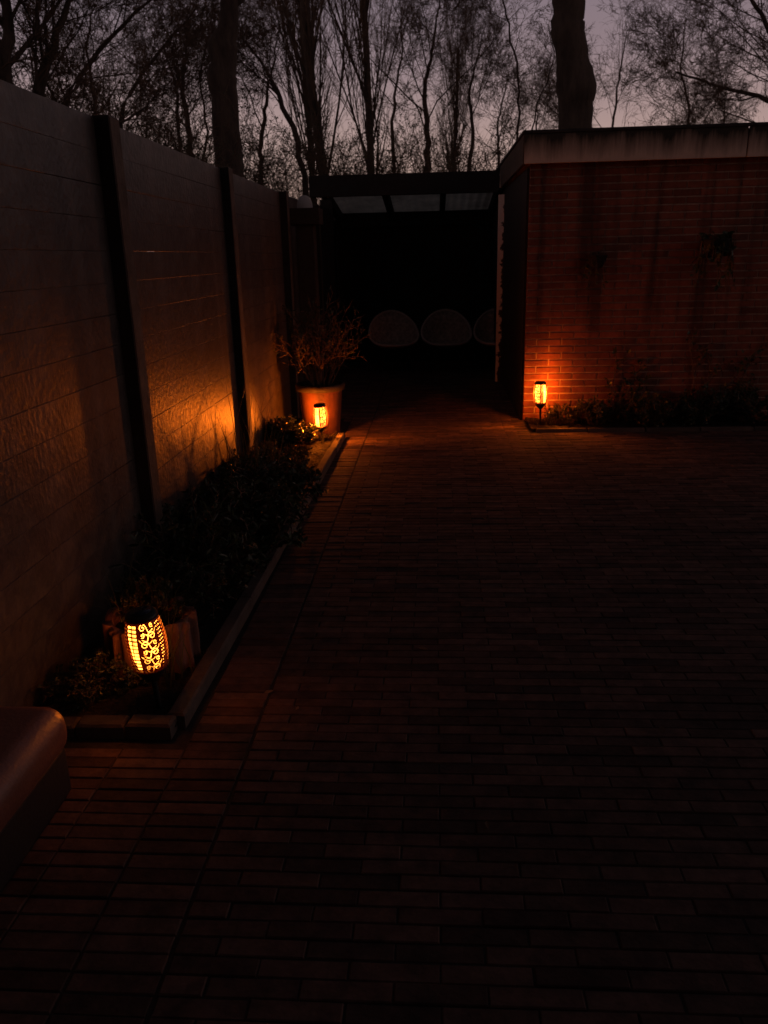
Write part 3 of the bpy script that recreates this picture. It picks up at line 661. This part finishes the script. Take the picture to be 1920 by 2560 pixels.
# the two big near trunks
def big(seg, Y, P, seed, start, top, **kw):
    k = (Y*.957)/F; path = []
    b = base(*seg[0][:2], Y); loc = b; path.append(((b[0], Y, -.08), seg[0][2]*k*.62))
    for px, py, w in seg: path.append((W_(px, py, Y), w*k*.5))
    l = path[-1][0]; path.append(((l[0]+top[0], Y+.2, l[2]+2.5), path[-1][1]*.8)); path.append(((l[0]+top[1], Y+.1, l[2]+6.5), path[-1][1]*.45))
    ms = path_tree(path, P, seed, loc, start, sub=3, rough=.008); return put_tree('big_tree', ms, loc, 0, 1, cat='tree', **kw)
PB = [(9, .06, .05, 9, .75, .42), (6, .12, .06, 6, .7, .5), (4, .16, .05, 5, .7, .5), (3, .2, .03, 4, .7, .5), (3, .2, 0, 0, 0, 0)]
big([(574, 440, 68), (566, 330, 66), (560, 240, 62), (552, 195, 72), (560, 160, 60), (556, 118, 72), (570, 80, 48), (572, 40, 42), (574, 0, 40)], 13.5, PB, 71, .72, (.15, -.3), label='thick dark trunk with a swollen knob rising behind the fence on the left')
big([(1440, 340, 76), (1440, 260, 80), (1441, 225, 92), (1438, 200, 88), (1430, 150, 72), (1424, 100, 72), (1417, 75, 78), (1421, 40, 70), (1424, 0, 72)], 13.0, PB, 72, .74, (-.1, .3), label='thickest smooth dark trunk rising behind the shed roof on the right')

PP = [(12, .03, .08, 44, .30, .42), (6, .07, .16, 12, .35, .42), (4, .10, .12, 9, .4, .5), (3, .15, .08, 0, 0, 0)]
for px, Y, h, rad, s, lb in ((828, 24, 15, .16, 81, 'columnar poplar with steep branches left of the veranda middle'), (922, 26, 15, .14, 82, 'slimmer columnar poplar standing right of the first'), (790, 29, 15, .13, 83, 'thin columnar poplar partly behind the others'), (1128, 33, 9, .12, 89, 'distant slender poplar to the right of the fork tree')):
    put_tree('poplar', make_tree(s, h, rad, PP, leafper=0, lsize=.07), base(px, 430, Y), 0, 1, label=lb, cat='tree', group='bare poplars beyond the veranda')
# trees with distinct forks
PF = [(6, .1, .05, 15, .75, .46), (6, .13, .06, 9, .75, .5), (4, .17, .04, 8, .8, .52), (2, .22, .02, 6, .8, .6), (2, .25, 0, 0, 0, 0)]
SPARE = []
def fork(name, Y, pts, P, seed, start, label, leafper=0, w=.62):
    k = Y*.96/F; b = base(pts[0][0], pts[0][1], Y); path = [((b[0], Y, -.08), pts[0][2]*k*.6)]+[(W_(x, y, Y), ww*k*.5*w) for x, y, ww in pts]
    ms = path_tree(path, P, seed, b, start, leafper, rough=.02); SPARE.append((name, ms)); put_tree(name, ms, b, 0, 1, label=label, cat='tree', group='bare trees behind the garden')
fork('bare_tree', 18, [(762, 440, 24), (740, 340, 22), (702, 245, 18), (665, 170, 11), (610, 100, 8), (585, 20, 4), (570, -60, 2)], PF, 91, .30, 'bare tree whose trunk leans left beside the thick knobbed trunk')
fork('bare_tree', 20, [(1068, 440, 26), (1068, 330, 22), (1062, 220, 16), (1075, 150, 12), (1090, 70, 8), (1100, -40, 4)], PF, 92, .30, 'bare forked tree above the middle of the veranda')
fork('bare_tree', 21, [(1170, 460, 18), (1182, 330, 14), (1172, 230, 10), (1190, 150, 6), (1215, 60, 3)], PF, 93, .35, 'twiggy bare tree between forked tree and slender sapling')
PT = [(8, .05, .03, 6, .8, .16), (4, .15, .05, 3, .7, .5), (3, .2, .05, 0, 0, 0)]
fork('sapling', 14.5, [(1300, 420, 9), (1300, 280, 9), (1295, 180, 8), (1275, 80, 7), (1256, 0, 6), (1245, -80, 4)], PT, 94, .35, 'slender curved sapling left of the thickest trunk')
fork('sapling', 15.5, [(1310, 420, 7), (1345, 260, 6), (1388, 150, 4), (1370, 60, 3)], PT, 95, .3, 'thin sapling leaning right towards the thickest trunk')
PBi = [(10, .04, .03, 16, .55, .36), (5, .12, .02, 6, .6, .55), (4, .15, -.10, 5, .6, .6), (4, .12, -.22, 0, 0, 0)]
fork('birch', 32, [(1530, 330, 9), (1540, 250, 8), (1550, 180, 6), (1560, 110, 4), (1568, 75, 2)], PBi, 96, .1, 'drooping birch with rounded top right of the thickest trunk')
fork('bare_tree', 24, [(1725, 340, 12), (1722, 260, 9), (1700, 170, 6), (1712, 60, 3)], PF, 97, .3, 'low bare tree above the right half of the shed')
fork('bare_tree', 22, [(1480, 400, 10), (1455, 340, 8), (1400, 290, 5), (1340, 240, 3)], PF, 99, .3, 'small bare tree half hidden by the thickest trunk')
fork('bare_tree', 15, [(2080, 330, 34), (1990, 280, 26), (1900, 240, 15), (1790, 215, 10), (1690, 180, 6)], PF, 98, .15, 'tree leaning in from the right edge over the shed')
fork('bare_tree', 16, [(1990, 330, 26), (1960, 180, 22), (1920, 60, 16), (1850, -40, 10)], PF, 100, .2, 'dense bare tree at the right edge of the picture')
# left side: several trees sweeping up to the right
for i, (pts, Y, lb) in enumerate((
    ([(90, 420, 60), (100, 220, 46), (140, 80, 26), (190, -40, 16)], 12, 'dark multi limbed tree in the upper left corner'),
    ([(130, 420, 34), (170, 230, 22), (280, 90, 14), (400, -30, 8)], 13.5, 'tree sweeping right out of the upper left corner'),
    ([(20, 400, 70), (10, 200, 60), (20, 60, 40), (0, -60, 30)], 11.5, 'black trunk hugging the left edge above the fence'),
    ([(300, 420, 20), (310, 260, 16), (380, 150, 12), (490, 20, 7)], 16, 'slim tree leaning right above the nearest fence post'),
    ([(445, 460, 16), (447, 330, 13), (440, 220, 10), (410, 120, 6)], 17, 'slim upright tree left of the thick knobbed trunk'),
    ([(240, 420, 18), (235, 250, 14), (215, 120, 9), (240, 10, 5)], 18, 'slim tree in the tangle above the first fence panel'),
    ([(500, 460, 10), (520, 330, 9), (500, 200, 7), (520, 90, 4)], 19, 'small tree directly left behind the knobbed trunk'))):
    fork('bare_tree', Y, pts, PF, 110+i, .22, lb, leafper=0, w=.62)
BK = [m for nm, m in SPARE if nm == 'bare_tree']
for i, (px, Y, s, lb) in enumerate(((480, 24, 1.2, 'faint far tree just left of the knobbed trunk'), (650, 30, 1.35, 'faint far tree right of the knobbed trunk'), (985, 32, 1.4, 'faint far tree between slimmer poplar and forked tree'), (1240, 30, 1.1, 'faint far tree behind the curved sapling'), (1335, 34, 1.05, 'small far tree left of the thickest trunk'), (1640, 30, .85, 'small far tree between the birch and the low tree'), (1800, 28, .95, 'far tree behind the branch reaching in from the right'))):
    put_tree('bare_tree', BK[(i*3+1) % 4], base(px, 430, Y), i*1.7+.6, s, label=lb, cat='tree', group='bare trees behind the garden')
# thicket of shrubs filling the gap under the trees
PQ = [(5, .09, .06, 9, .6, .6), (4, .14, .05, 8, .7, .55), (3, .2, .03, 6, .75, .6), (2, .25, 0, 0, 0, 0)]
thick = []
for s in range(5):
    rr = random.Random(200+s); out = [[] for _ in PQ]
    for _ in range(6):
        a = rr.random()*6.283; tl = rr.random()*.5; grow((.25*math.cos(a), .25*math.sin(a), -.08), (math.cos(a)*tl, math.sin(a)*tl, 1), rr.uniform(2.6, 3.8), .03, 0, PQ, out, rr)
    V, Fc = tubes([b for l in out for b in l], 3); st = mk('stems', V, Fc, True); st.materials.append(M['twig'])
    V, Fc = leaves(leaf_points(out[-1], 1 if s < 4 else 2, np.random.default_rng(s)), .030, .6, r=np.random.default_rng(s)); lf = mk('foliage', V, Fc); lf.materials.append(M['bud' if s < 3 else 'leaf'])
    thick.append((st, lf))
places = ['at the far left edge of the picture', 'beside the black trunk at the left edge', 'under the many limbed tree at upper left', 'just left of the nearest fence post', 'directly above the nearest fence post', 'right of the nearest fence post', 'midway between nearest post and knobbed trunk', 'a little left of the knobbed trunk', 'directly behind the knobbed trunk', 'just right of the knobbed trunk', 'above the third visible fence post', 'above the left end of the veranda beam', 'at the foot of the first poplar', 'at the foot of the slimmer poplar', 'between slimmer poplar and forked tree', 'at the foot of the forked tree', 'right of the forked tree', 'above the right end of the veranda beam', 'around the curved sapling at the shed corner', 'just left of the thickest trunk', 'directly behind the thickest trunk', 'at the foot of the drooping birch', 'right of the drooping birch', 'above the middle of the shed fascia', 'at the foot of the low tree over the shed', 'right of the low tree over the shed', 'close to the right edge over the shed', 'at the very right edge of the picture']
xs_px = list(range(-60, 2060, 76))
for i, px in enumerate(xs_px):
    Y = rnd.choice((13.8, 15, 17, 19.5, 22)); b = base(px+rnd.uniform(-20, 20), 440, Y)
    hs = .92 if px < 1300 else .78
    s = hs*Y/17*rnd.uniform(.9, 1.25)+(.25 if px < 520 else 0)
    pl_ = places[i]
    ms = thick[rnd.randrange(5)]
    place('thicket_shrub', ms, (b[0], Y, -.02), rnd.random()*6, s, label='tangled leafless thicket shrub '+pl_, cat='shrub', group='tangled shrubs of the thicket beyond the fence')
